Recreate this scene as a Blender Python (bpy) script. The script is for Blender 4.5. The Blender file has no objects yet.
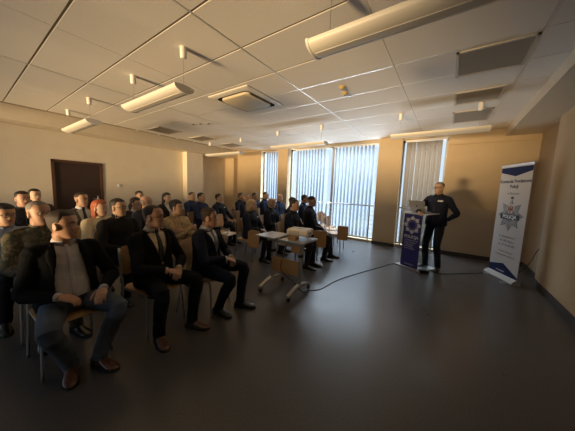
import bpy, bmesh, math, random
from mathutils import Vector, Matrix, noise
from mathutils.bvhtree import BVHTree
random.seed(7)
PI = math.pi
V = Vector
C = bpy.context.scene.collection
sc = bpy.context.scene

# ------------------------------------------------------------------ materials
MATS = {}
def mat(name, col, rough=.6, metal=0, spec=.5, var=0, vscale=8, bump=0, bscale=40, trans=0, emit=0, sheen=0, coat=0):
    if name in MATS: return MATS[name]
    m = bpy.data.materials.new(name); m.use_nodes = True
    nt = m.node_tree; b = nt.nodes['Principled BSDF']
    b.inputs['Base Color'].default_value = (*col, 1)
    b.inputs['Roughness'].default_value = rough
    b.inputs['Metallic'].default_value = metal
    b.inputs['Specular IOR Level'].default_value = spec
    b.inputs['Coat Weight'].default_value = coat
    if sheen: b.inputs['Sheen Weight'].default_value = sheen
    if emit:
        b.inputs['Emission Color'].default_value = (*col, 1); b.inputs['Emission Strength'].default_value = emit
    if var or bump:
        tc = nt.nodes.new('ShaderNodeTexCoord')
        if var:
            n = nt.nodes.new('ShaderNodeTexNoise'); n.inputs['Scale'].default_value = vscale; n.inputs['Detail'].default_value = 4
            r = nt.nodes.new('ShaderNodeValToRGB')
            r.color_ramp.elements[0].position = .3; r.color_ramp.elements[1].position = .7
            r.color_ramp.elements[0].color = (*[max(0, c*(1-var)) for c in col], 1)
            r.color_ramp.elements[1].color = (*[min(1, c*(1+var)) for c in col], 1)
            nt.links.new(tc.outputs['Object'], n.inputs['Vector']); nt.links.new(n.outputs['Fac'], r.inputs['Fac'])
            nt.links.new(r.outputs['Color'], b.inputs['Base Color'])
        if bump:
            n2 = nt.nodes.new('ShaderNodeTexNoise'); n2.inputs['Scale'].default_value = bscale; n2.inputs['Detail'].default_value = 3
            bp = nt.nodes.new('ShaderNodeBump'); bp.inputs['Strength'].default_value = bump; bp.inputs['Distance'].default_value = .01
            nt.links.new(tc.outputs['Object'], n2.inputs['Vector']); nt.links.new(n2.outputs['Fac'], bp.inputs['Height'])
            nt.links.new(bp.outputs['Normal'], b.inputs['Normal'])
    MATS[name] = m
    return m

def camo_mat(name, cols, scale):
    if name in MATS: return MATS[name]
    m = bpy.data.materials.new(name); m.use_nodes = True
    nt = m.node_tree; b = nt.nodes['Principled BSDF']; b.inputs['Roughness'].default_value = .85
    tc = nt.nodes.new('ShaderNodeTexCoord'); n = nt.nodes.new('ShaderNodeTexNoise')
    n.inputs['Scale'].default_value = scale; n.inputs['Detail'].default_value = 3
    r = nt.nodes.new('ShaderNodeValToRGB'); r.color_ramp.interpolation = 'CONSTANT'
    r.color_ramp.elements[0].color = (*cols[0], 1); r.color_ramp.elements[1].color = (*cols[1], 1); r.color_ramp.elements[1].position = .45
    e = r.color_ramp.elements.new(.55); e.color = (*cols[2], 1)
    nt.links.new(tc.outputs['Object'], n.inputs['Vector']); nt.links.new(n.outputs['Fac'], r.inputs['Fac']); nt.links.new(r.outputs['Color'], b.inputs['Base Color'])
    MATS[name] = m
    return m

def slat_mat(name, col, tr):
    m = bpy.data.materials.new(name); m.use_nodes = True
    nt = m.node_tree; nt.nodes.clear()
    o = nt.nodes.new('ShaderNodeOutputMaterial'); d = nt.nodes.new('ShaderNodeBsdfDiffuse'); t = nt.nodes.new('ShaderNodeBsdfTranslucent'); x = nt.nodes.new('ShaderNodeMixShader')
    d.inputs[0].default_value = (*col, 1); t.inputs[0].default_value = (*col, 1); x.inputs[0].default_value = tr
    nt.links.new(d.outputs[0], x.inputs[1]); nt.links.new(t.outputs[0], x.inputs[2]); nt.links.new(x.outputs[0], o.inputs[0])
    return m

def glass_mat(name, col=(1, 1, 1), refl=.08, rough=.02):
    m = bpy.data.materials.new(name); m.use_nodes = True
    nt = m.node_tree; nt.nodes.clear()
    o = nt.nodes.new('ShaderNodeOutputMaterial'); d = nt.nodes.new('ShaderNodeBsdfTransparent'); t = nt.nodes.new('ShaderNodeBsdfGlossy'); x = nt.nodes.new('ShaderNodeMixShader')
    d.inputs[0].default_value = (*col, 1); t.inputs['Roughness'].default_value = rough; x.inputs[0].default_value = refl
    nt.links.new(d.outputs[0], x.inputs[1]); nt.links.new(t.outputs[0], x.inputs[2]); nt.links.new(x.outputs[0], o.inputs[0])
    return m

# ------------------------------------------------------------------ mesh builder
class MB:
    def __init__(s): s.v = []; s.f = []; s.mi = []; s.cur = 0
    def add(s, vs, fs):
        n = len(s.v); s.v += [V(p) for p in vs]
        for f in fs: s.f.append([i+n for i in f]); s.mi.append(s.cur)
    def box(s, c, d, rz=0, M=None, bev=0):
        hx, hy, hz = d[0]/2, d[1]/2, d[2]/2
        R = M if M else Matrix.Rotation(rz, 3, 'Z')
        c = V(c)
        if bev <= 0:
            vs = [c + R @ V((x*hx, y*hy, z*hz)) for x in (-1, 1) for y in (-1, 1) for z in (-1, 1)]
            s.add(vs, [(0, 1, 3, 2), (4, 6, 7, 5), (0, 4, 5, 1), (2, 3, 7, 6), (0, 2, 6, 4), (1, 5, 7, 3)])
        else:
            bm = bmesh.new(); bmesh.ops.create_cube(bm, size=1)
            for v in bm.verts: v.co = V((v.co.x*d[0], v.co.y*d[1], v.co.z*d[2]))
            bmesh.ops.bevel(bm, geom=bm.edges[:], offset=bev, segments=2, affect='EDGES')
            bm.verts.index_update()
            s.add([c + R @ v.co for v in bm.verts], [[v.index for v in f.verts] for f in bm.faces]); bm.free()
    def ext(s, x0, x1, y0, y1, z0, z1): s.box(((x0+x1)/2, (y0+y1)/2, (z0+z1)/2), (abs(x1-x0), abs(y1-y0), abs(z1-z0)))
    def rings(s, rings, cap=True, closed=True):
        n = len(rings[0]); vs = [p for r in rings for p in r]; fs = []
        for i in range(len(rings)-1):
            for j in range(n if closed else n-1):
                k = (j+1) % n
                fs.append((i*n+j, i*n+k, (i+1)*n+k, (i+1)*n+j))
        if cap:
            fs.append(list(range(n))[::-1]); fs.append([(len(rings)-1)*n+j for j in range(n)])
        s.add(vs, fs)
    def tube(s, pts, rad, n=12, flat=1, side=None, smooth=0, cap=True):
        pts = [V(p) for p in pts]
        if not hasattr(rad, '__len__'): rad = [rad]*len(pts)
        if smooth: pts, rad = crom(pts, rad, smooth)
        rings = []; u = None
        for i, p in enumerate(pts):
            t = (pts[min(i+1, len(pts)-1)] - pts[max(i-1, 0)]).normalized()
            if side is not None: u = V(side)
            elif u is None: u = V((0, 0, 1)) if abs(t.z) < .9 else V((0, 1, 0))
            u = (u - t*u.dot(t)).normalized(); w = t.cross(u)
            rings.append([p + (u*math.cos(a)*rad[i] + w*math.sin(a)*rad[i]*flat) for a in [2*PI*k/n for k in range(n)]])
        s.rings(rings, cap)
    def cyl(s, a, b, r, n=14, r2=None): s.tube([a, b], [r, r if r2 is None else r2], n)
    def ball(s, c, r, n=12, M=None):
        c = V(c); r = V(r) if hasattr(r, '__len__') else V((r, r, r)); rings = []
        for i in range(n+1):
            t = PI*(.02 + .96*i/n)
            rings.append([c + ((M or Matrix.Identity(3)) @ V((r.x*math.sin(t)*math.cos(a), r.y*math.sin(t)*math.sin(a), -r.z*math.cos(t)))) for a in [2*PI*k/(n+4) for k in range(n+4)]])
        s.rings(rings)
    def prism(s, poly, z0, z1, M=None):
        n = len(poly); M = M or Matrix.Identity(4)
        s.add([M @ V((x, y, z0)) for x, y in poly]+[M @ V((x, y, z1)) for x, y in poly],
              [list(range(n))[::-1], list(range(n, 2*n))]+[(i, (i+1) % n, n+(i+1) % n, n+i) for i in range(n)])
    def build(s, name, mats, parent=None, smooth=False, fix=True):
        me = bpy.data.meshes.new(name); me.from_pydata([tuple(v) for v in s.v], [], s.f)
        if not isinstance(mats, (list, tuple)): mats = [mats]
        for m in mats: me.materials.append(m)
        for p, i in zip(me.polygons, s.mi): p.material_index = min(i, len(mats)-1)
        if fix:
            bm = bmesh.new(); bm.from_mesh(me); bmesh.ops.recalc_face_normals(bm, faces=bm.faces); bm.to_mesh(me); bm.free()
        if smooth:
            me.shade_smooth() if smooth is True else me.set_sharp_from_angle(angle=smooth)
        o = bpy.data.objects.new(name, me); C.objects.link(o)
        if parent: o.parent = parent
        return o

def crom(pts, rad, sub):
    P = [pts[0]*2-pts[1]] + pts + [pts[-1]*2-pts[-2]]; R = [rad[0]]+list(rad)+[rad[-1]]
    op, orr = [], []
    for i in range(1, len(P)-2):
        for k in range(sub):
            t = k/sub
            op.append(.5*((2*P[i])+(P[i+1]-P[i-1])*t+(2*P[i-1]-5*P[i]+4*P[i+1]-P[i+2])*t*t+(3*P[i]-P[i-1]-3*P[i+1]+P[i+2])*t**3))
            orr.append(R[i]*(1-t)+R[i+1]*t)
    op.append(pts[-1]); orr.append(rad[-1])
    return op, orr

def empty(name, loc=(0, 0, 0), rz=0, label=None, cat=None, group=None):
    o = bpy.data.objects.new(name, None); C.objects.link(o); o.location = loc; o.rotation_euler = (0, 0, rz); o.empty_display_size = .1
    tag(o, label, cat, group); return o
def tag(o, label=None, cat=None, group=None, kind=None):
    if label: o['label'] = label
    if cat: o['category'] = cat
    if group: o['group'] = group
    if kind: o['kind'] = kind
    return o
def struct(name, mb, m, parent=None, smooth=False):
    o = mb.build(name, m, parent, smooth)
    if parent is None: o['kind'] = 'structure'
    return o
def copy_tree(o, parent=None):
    c = o.copy(); C.objects.link(c)
    if parent: c.parent = parent
    for ch in list(o.children): copy_tree(ch, c)
    return c

def text_mesh(name, body, size, m, parent, M, align='CENTER', bold=0, sx=1):
    cu = bpy.data.curves.new(name, 'FONT'); cu.body = body; cu.size = size; cu.align_x = align; cu.align_y = 'CENTER'; cu.extrude = .0006; cu.offset = bold
    cu.resolution_u = 3; cu.space_line = 1.0
    t = bpy.data.objects.new(name, cu); C.objects.link(t)
    dg = bpy.context.evaluated_depsgraph_get(); dg.update()
    me = bpy.data.meshes.new_from_object(t.evaluated_get(dg)); me.name = name
    bpy.data.objects.remove(t); bpy.data.curves.remove(cu)
    me.transform(Matrix.Diagonal((sx, 1, 1, 1))); me.transform(M); me.materials.clear(); me.materials.append(m)
    o = bpy.data.objects.new(name, me); C.objects.link(o); o.parent = parent
    return o

# ------------------------------------------------------------------ constants of the room
XL, XR, YF, YB, ZC = -8.35, 1.5, 7.2, -2.6, 3.07

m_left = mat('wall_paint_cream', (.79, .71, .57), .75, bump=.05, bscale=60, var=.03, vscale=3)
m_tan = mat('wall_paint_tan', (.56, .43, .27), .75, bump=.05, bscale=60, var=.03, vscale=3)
m_grey = mat('wall_panel_beige', (.5, .4, .28), .6, var=.03, vscale=2)
m_white = mat('white_paint', (.8, .78, .74), .45)
m_soff = mat('soffit_paint', (.66, .58, .46), .7, var=.02)
m_base = mat('baseboard_dark', (.05, .045, .045), .5)
m_metal = mat('grey_metal', (.5, .5, .5), .35, metal=.9)
m_chrome = mat('chair_tube_metal', (.42, .42, .43), .38, metal=.8)
m_alu = mat('aluminium', (.62, .62, .62), .35, metal=.85)
m_dark = mat('black_plastic', (.015, .015, .017), .45)
m_wood = mat('beech_plywood', (.62, .37, .16), .42, var=.12, vscale=6, coat=.2)
m_plast = mat('light_plastic', (.75, .72, .66), .4)

def floor_mat():
    m = bpy.data.materials.new('vinyl_floor'); m.use_nodes = True; nt = m.node_tree; b = nt.nodes['Principled BSDF']
    tc = nt.nodes.new('ShaderNodeTexCoord'); n = nt.nodes.new('ShaderNodeTexNoise'); n.inputs['Scale'].default_value = 90; n.inputs['Detail'].default_value = 5
    r = nt.nodes.new('ShaderNodeValToRGB'); r.color_ramp.elements[0].color = (.062, .058, .056, 1); r.color_ramp.elements[1].color = (.094, .088, .085, 1)
    r.color_ramp.elements[0].position = .35; r.color_ramp.elements[1].position = .65
    n2 = nt.nodes.new('ShaderNodeTexNoise'); n2.inputs['Scale'].default_value = 2.5; n2.inputs['Detail'].default_value = 4
    mr = nt.nodes.new('ShaderNodeMapRange'); mr.inputs['To Min'].default_value = .24; mr.inputs['To Max'].default_value = .36
    L = nt.links.new
    L(tc.outputs['Object'], n.inputs['Vector']); L(tc.outputs['Object'], n2.inputs['Vector']); L(n.outputs['Fac'], r.inputs['Fac']); L(r.outputs['Color'], b.inputs['Base Color'])
    L(n2.outputs['Fac'], mr.inputs['Value']); L(mr.outputs['Result'], b.inputs['Roughness'])
    b.inputs['Specular IOR Level'].default_value = .5
    return m
m_floor = floor_mat()
m_ceil = mat('ceiling_tile', (.80, .76, .70), .8, var=.04, vscale=70, bump=.12, bscale=160)
m_grid = mat('ceiling_grid_bar', (.85, .84, .80), .3, metal=.6)
m_gap = mat('ceiling_joint_shadow_gap', (.3, .25, .18), .7)

# ------------------------------------------------------------------ shell
b = MB(); b.ext(XL-.3, XR+.6, YB-.3, YF+.3, -.12, 0); struct('floor', b, m_floor)
# ceiling: real tiles with narrow recessed joints
b = MB(); b.ext(XL-.3, XR+.6, YB-.3, YF+.3, ZC+.012, ZC+.15)
xs = [-7.55, -6.18, -4.82, -3.44, -2.06, -.70, .58, XR+.1]
ys = [YB, -1.79, -1.17, -.55, .075, .70, 1.33, 1.95, 2.57, 3.19, 3.80, 4.41, 5.03, 5.65, 6.27, 6.89, YF]
wide = (-4.82, -2.06, .58)
b.cur = 1
xx = [-7.7]+xs
for i in range(len(xx)-1):
    for j in range(len(ys)-1):
        if xx[i+1]-xx[i] < .2: continue
        g0 = .011 if xx[i] in wide else .0025; g1 = .011 if xx[i+1] in wide else .0025
        b.ext(xx[i]+g0, xx[i+1]-g1, ys[j]+.012, ys[j+1]-.012, ZC, ZC+.013)
o = struct('ceiling', b, [m_gap, m_ceil])
b = MB()
for x in wide: b.ext(x-.009, x+.009, YB, YF, ZC-.003, ZC+.0125)
for y in ys[9:-1]:
    for i in range(len(xx)-1): b.ext(xx[i]+.012, xx[i+1]-.012, y-.010, y+.010, ZC-.002, ZC+.012)
struct('trim_1', b, m_grid)

# left wall with door opening
DY0, DY1, DZ = 1.47, 2.52, 2.06
b = MB()
b.ext(XL-.25, XL, YB-.3, DY0, 0, ZC); b.ext(XL-.25, XL, DY1, YF+.3, 0, ZC); b.ext(XL-.25, XL, DY0, DY1, DZ, ZC)
struct('wall_left', b, m_left)
m_door = mat('dark_door_laminate', (.045, .026, .02), .5, var=.1, vscale=4); m_doorf = mat('door_frame_brown', (.1, .045, .025), .5)
b = MB(); b.ext(XL-.06, XL-.015, DY0+.05, DY1-.05, .01, DZ-.05); d = struct('door_1', b, m_door)
b = MB(); b.ext(XL-.2, XL+.02, DY0-.01, DY0+.05, 0, DZ+.01); b.ext(XL-.2, XL+.02, DY1-.05, DY1+.01, 0, DZ+.01); b.ext(XL-.2, XL+.02, DY0, DY1, DZ-.05, DZ+.01)
b.build('door_frame', m_doorf, d)
b = MB(); b.cyl((XL-.02, DY1-.12, 1.05), (XL+.05, DY1-.12, 1.05), .011); b.cyl((XL+.045, DY1-.125, 1.05), (XL+.045, DY1-.25, 1.05), .01); b.box((XL-.01, DY1-.12, 1.05), (.012, .05, .18), bev=.004)
b.build('door_handle', m_metal, d, True)
# soffits
b = MB(); b.ext(XL, -7.72, YB, YF, 2.77, ZC+.01); struct('trim_2', b, m_soff)
b = MB(); b.ext(.92, XR+.4, YB, YF, 2.9, ZC+.01); struct('trim_3', b, m_soff)
# pilaster on left wall, corner pier
b = MB(); b.ext(XL-.01, XL+.28, 5.02, 5.7, 0, 2.775); struct('trim_4', b, m_left)
b = MB(); b.ext(XL-.01, -7.72, 6.98, YF, 0, 2.775); struct('trim_5', b, m_tan)
b = MB(); b.ext(XL, XL+.012, YB, DY0-.012, 0, .09); b.ext(XL, XL+.012, DY1+.012, 5.02, 0, .09); struct('baseboard_left', b, m_base)

# window wall
WZ0, WZ1 = .07, 3.0
wins = [(-6.36, -5.36), (-5.0, -1.78), (-1.2, -.14)]
b = MB()
ed = [XL-.3]+[v for w in wins for v in w]+[XR+.6]
for i in range(0, len(ed), 2): b.ext(ed[i], ed[i+1], YF, YF+.28, 0, ZC+.05)
for x0, x1 in wins: b.ext(x0, x1, YF, YF+.28, WZ1, ZC+.05); b.ext(x0, x1, YF+.02, YF+.28, 0, WZ0)
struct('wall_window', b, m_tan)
# columns in front
b = MB(); b.ext(-5.37, -4.93, 7.02, YF, 0, ZC+.005); struct('trim_6', b, m_tan)
b = MB(); b.ext(-1.79, -1.17, 7.1, YF, 0, ZC+.005); struct('trim_7', b, m_tan)
# lower wall panel, wide frieze line right of the last window
b = MB(); b.ext(-.12, XR, YF-.02, YF, .1, 1.22); struct('trim_8', b, m_grey)
b = MB(); b.ext(-.14, XR, YF-.03, YF, 2.78, 2.82); struct('trim_9', b, m_tan)
b = MB(); b.ext(-.14, XR, YF-.035, YF, 0, .1); b.ext(-1.8, -1.16, 7.085, 7.1, 0, .09); b.ext(-5.38, -4.92, 7.005, 7.02, 0, .09); b.ext(-7.72, -6.36, YF-.015, YF, 0, .09); struct('baseboard_window', b, m_base)

# right wall and pillar
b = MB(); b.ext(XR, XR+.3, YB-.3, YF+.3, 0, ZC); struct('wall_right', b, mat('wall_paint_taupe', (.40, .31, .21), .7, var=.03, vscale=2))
b = MB(); b.ext(XR-.1, XR+.01, YB, 5.86, 0, 2.905); struct('trim_10', b, m_tan)
b = MB(); b.ext(XR-.115, XR-.1, YB, 5.86, 0, .1); b.ext(XR-.115, XR, 5.86, 5.875, 0, .1); b.ext(XR-.015, XR, 5.875, YF-.035, 0, .1); struct('baseboard_right', b, m_base)
# back wall with a window band (behind the photographer)
BW = (-7.4, -1.7, .55, 2.25)
b = MB(); b.ext(XL-.3, BW[0], YB-.25, YB, 0, ZC); b.ext(BW[1], XR+.3, YB-.25, YB, 0, ZC); b.ext(BW[0], BW[1], YB-.25, YB, 0, BW[2]); b.ext(BW[0], BW[1], YB-.25, YB, BW[3], ZC)
struct('wall_back', b, m_left)

m_glass = glass_mat('window_glass')
m_slat = slat_mat('blind_fabric', (.46, .52, .58), .27)
m_slat2 = slat_mat('blind_fabric_beige', (.46, .42, .37), .35)
def window(n, x0, x1, y, z0, z1, mull):
    b = MB(); t = .05
    b.ext(x0, x0+t, y-.03, y+.03, z0, z1); b.ext(x1-t, x1, y-.03, y+.03, z0, z1); b.ext(x0, x1, y-.03, y+.03, z0, z0+t); b.ext(x0, x1, y-.03, y+.03, z1-t, z1)
    for m in mull: b.ext(m-.04, m+.04, y-.03, y+.03, z0, z1)
    o = struct('window_%d' % n, b, mat('window_frame_grey', (.35, .35, .34), .4))
    g = MB(); g.ext(x0+.02, x1-.02, y-.004, y+.004, z0+.02, z1-.02); g.build('glass_pane', m_glass, o)
window(1, *wins[0], YF+.2, WZ0, WZ1, []); window(2, *wins[1], YF+.2, WZ0, WZ1, [-3.3]); window(3, *wins[2], YF+.2, WZ0, WZ1, [])
window(4, BW[0], BW[1], YB-.1, BW[2], BW[3], [-5.1, -3.6])

def blind(x0, x1, ang, m, label, step=.118, w=.127):
    r = empty('vertical_blind', (x0, YF+.09, 0), 0, label, 'blind', 'vertical blinds at the tall windows')
    b = MB(); b.box(((x1-x0)/2, 0, WZ1-.035), (x1-x0, .05, .045), bev=.006); b.build('head_rail', m_white, r)
    b = MB(); n = int((x1-x0-.1)/step)
    for i in range(n):
        cx = .09+i*step+random.uniform(-.006, .006); a = ang+random.uniform(-.07, .07)
        d = V((math.cos(a), math.sin(a), 0)); nn = V((-d.y, d.x, 0)); c = V((cx, 0, 0))
        rr = []
        for k in range(5):
            s = -1+k/2
            rr.append((c+d*s*w/2+nn*.008*(1-s*s)))
        z0, z1 = WZ0+.06, WZ1-.06
        b.add([p+V((0, 0, z0)) for p in rr]+[p+V((0, 0, z1)) for p in rr], [(k, k+1, k+6, k+5) for k in range(4)])
    s = b.build('slats', m, r, True, fix=False)
    md = s.modifiers.new('thick', 'SOLIDIFY'); md.thickness = .0012
    b = MB()
    b.tube([(.09, -.03, WZ0+.1), (.09+(n-1)*step, -.03, WZ0+.1)], .002, 6); b.build('bottom_chain', m_white, r)
    return r
blind(wins[0][0]+.17, wins[0][1], -.45, m_slat, 'pale blue vertical blind in the narrow window nearest the far left corner')
blind(wins[1][0]+.25, -3.36, -.62, m_slat, 'pale blue vertical blind in left half of the wide middle window')
blind(-3.26, wins[1][1]-.02, -.74, m_slat, 'pale blue vertical blind in right half of the wide middle window, behind the empty chairs')
blind(wins[2][0]+.08, wins[2][1]-.02, -.28, m_slat2, 'grey beige vertical blind behind the lectern and the standing officer')

def railing(x0, x1, label):
    r = empty('window_railing', (x0, YF-.07, 0), 0, label, 'railing', 'horizontal bar railings across the windows')
    w = x1-x0; b = MB(); b.cyl((0, 0, 1.13), (w, 0, 1.13), .021); b.build('handrail', m_alu, r, True)
    b = MB()
    for k in range(7): b.cyl((0, 0, .16+k*.135), (w, 0, .16+k*.135), .006, 8)
    b.build('horizontal_bars', m_alu, r, True)
    n = max(2, int(w/1.45)+1)
    for k in range(n):
        px = .12+(w-.24)*k/(n-1); p = MB(); p.box((px, 0, .565), (.035, .012, 1.12)); p.build('post', m_alu, r)
railing(wins[0][0]+.02, wins[0][1]-.03, 'metal railing across the narrow window nearest the far left corner')
railing(-4.9, -1.81, 'long metal railing across the wide middle window')
railing(-1.15, wins[2][1]-.02, 'short metal railing behind the lectern')

# ------------------------------------------------------------------ ceiling fittings
m_lampw = mat('lamp_white_enamel', (.78, .74, .66), .4); m_lens = mat('lamp_diffuser', (.7, .66, .58), .35)
def lamp(x0, x1, y, z, caps, label):
    r = empty('pendant_lamp', ((x0+x1)/2, y, z), 0, label, 'lamp', 'long pendant strip lamps')
    L = (x1-x0)/2; prof = [(.115*math.cos(PI+PI*k/12), -.058*math.sin(PI*k/12)+.02) for k in range(13)]+[(.118, .03), (.04, .042), (-.04, .042), (-.118, .03)]
    b = MB(); b.rings([[V((x, py, pz)) for py, pz in prof] for x in (-L+.02, L-.02)]); b.build('lamp_housing', m_lampw, r, .6)
    b = MB(); b.ext(-L+.04, L-.04, -.03, .03, -.0395, -.034); b.build('diffuser', m_lens, r)
    for sx in (-1, 1):
        b = MB(); b.rings([[V((x, py*1.06, pz*1.1)) for py, pz in prof] for x in (sx*(L-.02), sx*L)]); b.build('end_cap', m_white, r)
    for cx in caps:
        xx = cx-(x0+x1)/2
        b = MB(); b.rings([[V((xx+rr*math.cos(a), rr*math.sin(a), zz)) for a in [PI*2*k/16 for k in range(16)]] for rr, zz in ((.026, ZC-z-.12), (.036, ZC-z-.108), (.038, ZC-z-.01), (.038, ZC-z))]); b.build('ceiling_cap', m_white, r, .7)
        b = MB(); b.cyl((xx, 0, .045), (xx, 0, ZC-z-.11), .0025, 6); b.build('wire', m_metal, r)
lamp(-1.0, .62, 1.72, 2.62, [-.86, .45], 'near pendant strip lamp hanging over the open floor, lit warm underneath')
lamp(-4.02, -2.6, 1.60, 2.62, [-2.62, -3.9], 'pendant strip lamp hanging over the front row of guests')
lamp(-7.05, -5.45, 1.56, 2.62, [-5.64, -7.0], 'pendant strip lamp closest to the left wall, above the door')
lamp(-4.1, -2.5, 5.12, 2.64, [-2.64, -3.95], 'pendant strip lamp in front of the wide middle window')
lamp(-1.06, .45, 5.12, 2.64, [-.92, .3], 'pendant strip lamp in front of the lectern window')
lamp(-7.2, -5.5, 5.3, 2.62, [-5.55, -7.1], 'pendant strip lamp end in the far left corner by the pilaster')

def vent(x0, x1, y0, y1, label):
    r = empty('ceiling_vent', ((x0+x1)/2, (y0+y1)/2, ZC), 0, label, 'vent', 'rectangular ceiling vent panels')
    w, d = x1-x0, y1-y0
    b = MB(); t = .03
    b.ext(-w/2, w/2, -d/2, -d/2+t, -.014, 0); b.ext(-w/2, w/2, d/2-t, d/2, -.014, 0); b.ext(-w/2, -w/2+t, -d/2, d/2, -.014, 0); b.ext(w/2-t, w/2, -d/2, d/2, -.014, 0); b.build('vent_frame', mat('vent_frame_grey', (.6, .55, .48), .5), r)
    b = MB(); b.ext(-w/2+t, w/2-t, -d/2+t, d/2-t, -.004, 0)
    for k in range(28):
        x = -w/2+t+(k+.5)*(w-2*t)/28; b.ext(x-.004, x+.004, -d/2+t, d/2-t, -.010, -.004)
    b.build('perforated_panel', mat('vent_panel_grey', (.42, .36, .28), .7), r)
vn = ['large grey ceiling vent nearest the camera on the right, third back from the window wall', 'middle grey ceiling vent of the three on the right', 'grey ceiling vent on the right closest to the window wall']
for (a0, a1, c0, c1), l in zip([(-.08, .57, 3.24, 3.88), (-.08, .52, 4.46, 5.02), (-.09, .5, 5.45, 6.25)], vn): vent(a0, a1, c0, c1, l)
vn = ['grey ceiling vent on the left, first behind the second strip lamp', 'grey ceiling vent on the left, second from the door side', 'grey ceiling vent on the left closest to the window wall']
for (a0, a1, c0, c1), l in zip([(-7.2, -6.5, 3.25, 3.9), (-7.15, -6.4, 4.5, 5.02), (-7.1, -6.4, 5.68, 6.26)], vn): vent(a0, a1, c0, c1, l)

# cassette air conditioner
ac = empty('air_conditioner', (-3.13, 3.12, ZC), 0, 'square ceiling cassette air conditioner with dark slot around a cream centre panel', 'air conditioner')
def rsq(h, r, n=6, z=0):
    out = []
    for cx, cy, a0 in ((h-r, h-r, 0), (-h+r, h-r, PI/2), (-h+r, -h+r, PI), (h-r, -h+r, 1.5*PI)):
        for k in range(n+1):
            a = a0+PI/2*k/n; out.append(V((cx+r*math.cos(a), cy+r*math.sin(a), z)))
    return out
b = MB(); b.rings([rsq(.475, .02, z=0), rsq(.475, .02, z=-.012), rsq(.45, .03, z=-.022), rsq(.38, .08, z=-.026)], cap=False); b.build('bezel', m_plast, ac, .5)
b = MB(); b.rings([rsq(.385, .09, z=-.026), rsq(.36, .09, z=-.01), rsq(.33, .09, z=-.008), rsq(.30, .09, z=-.012)], cap=False); b.build('air_slot', mat('air_slot_dark', (.02, .017, .015), .6), ac, .5)
b = MB(); b.rings([rsq(.33, .1, z=-.006), rsq(.33, .1, z=-.04), rsq(.315, .1, z=-.05)], cap=True); b.build('centre_panel', mat('cream_panel', (.72, .62, .45), .5), ac, .5)
for x, y, l in [(-1.46, 3.42, 'small white ceiling sensor near the yellow one'), (-1.5, 3.64, 'small yellowish ceiling detector just behind the white sensor')]:
    d = empty('ceiling_detector', (x, y, ZC), 0, l, 'detector')
    y_ = 'yellow' in l
    b = MB(); b.rings([[V((rr*math.cos(a), rr*math.sin(a), z)) for a in [2*PI*k/18 for k in range(18)]] for rr, z in ((.05, 0), (.05, -.012), (.038, -.018), (.028, -.034), (.016, -.038))])
    b.build('detector_body', mat('old_plastic', (.5, .38, .16), .5) if y_ else m_white, d, .6)
    b = MB(); b.ball((0, 0, -.038), .012, 8); b.build('detector_eye', m_dark, d, True)
for k, (x, y) in enumerate([(-5.45, 3.55), (-5.25, 3.62), (-5.05, 3.7)]):
    b = MB(); b.rings([[V((rr*math.cos(a), rr*math.sin(a), z)) for a in [2*PI*q/14 for q in range(14)]] for rr, z in ((.05, 0), (.05, -.012), (.03, -.03))])
    o = b.build('ceiling_nozzle', mat('nozzle_grey', (.3, .27, .22), .5), None, .6); o.location = (x, y, ZC); tag(o, 'small round ceiling nozzle, one of three in a line behind the air conditioner', 'nozzle', 'ceiling nozzles')
so = empty('wall_switch', (XL, 2.93, 1.44), 0, 'small round white switch on the cream wall right of the dark door', 'switch')
b = MB(); b.rings([[V((x, rr*math.cos(a), rr*math.sin(a))) for a in [2*PI*q/20 for q in range(20)]] for rr, x in ((.052, 0), (.052, .008), (.046, .014))]); b.build('switch_plate', m_white, so, .6)
b = MB(); b.box((.016, 0, 0), (.008, .045, .045), bev=.003); b.build('rocker', m_plast, so)

# ------------------------------------------------------------------ chair (faces +x)
def make_chair():
    r = empty('stacking_chair')
    # seat
    b = MB(); n = 14; rings = []
    prof = [(-.20, .462), (-.17, .449), (-.08, .442), (.06, .444), (.15, .446), (.19, .438), (.205, .42)]
    def shell(prof, wfun, zt=.011, ny=12, curve=0):
        top, bot = [], []
        for i, (x, z) in enumerate(prof):
            w = wfun(i/(len(prof)-1))
            a = prof[max(i-1, 0)]; c = prof[min(i+1, len(prof)-1)]; t = V((c[0]-a[0], 0, c[1]-a[1])).normalized(); nn = V((-t.z, 0, t.x))
            row = []
            for k in range(ny+1):
                s = -1+2*k/ny; row.append(V((x, s*w, z))+nn*(curve*s*s))
            top.append(row); bot.append([p-nn*zt for p in row])
        rings = [tr+br[::-1] for tr, br in zip(top, bot)]
        return rings
    b.rings(shell(prof, lambda t: .205*(1-.18*max(0, abs(2*t-1)-.7)/.3*1), curve=.004)); b.build('seat', m_wood, r, .6)
    b = MB(); bp = [(-.232, .575), (-.222, .60), (-.226, .68), (-.238, .76), (-.25, .83), (-.257, .865)]
    b.rings(shell(bp, lambda t: .205*(1-.16*max(0, abs(2*t-1)-.7)/.3), curve=-.02)); b.build('backrest', m_wood, r, .6)
    for sy in (-1, 1):
        y = sy*.2
        b = MB(); b.tube([(.20, y*1.1, .006), (.185, y*1.05, .2), (.165, y, .39), (.13, y*.98, .425), (.05, y*.98, .428)], .0115, 10, smooth=4); b.build('leg', m_chrome, r, True)
        b = MB(); b.tube([(-.27, y*1.1, .006), (-.235, y*1.06, .2), (-.205, y*1.02, .42), (-.228, y*1.0, .60), (-.262, y*.98, .85)], .0115, 10, smooth=4); b.build('leg', m_chrome, r, True)
        b = MB(); b.tube([(.14, y*.98, .425), (-.205, y*.98, .428)], .010, 8); b.build('seat_rail', m_chrome, r, True)
    b = MB(); b.cyl((-.06, -.2, .42), (-.06, .2, .42), .009, 8); b.cyl((.12, -.2, .42), (.12, .2, .42), .009, 8); b.build('cross_bar', m_chrome, r, True)
    return r
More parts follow.
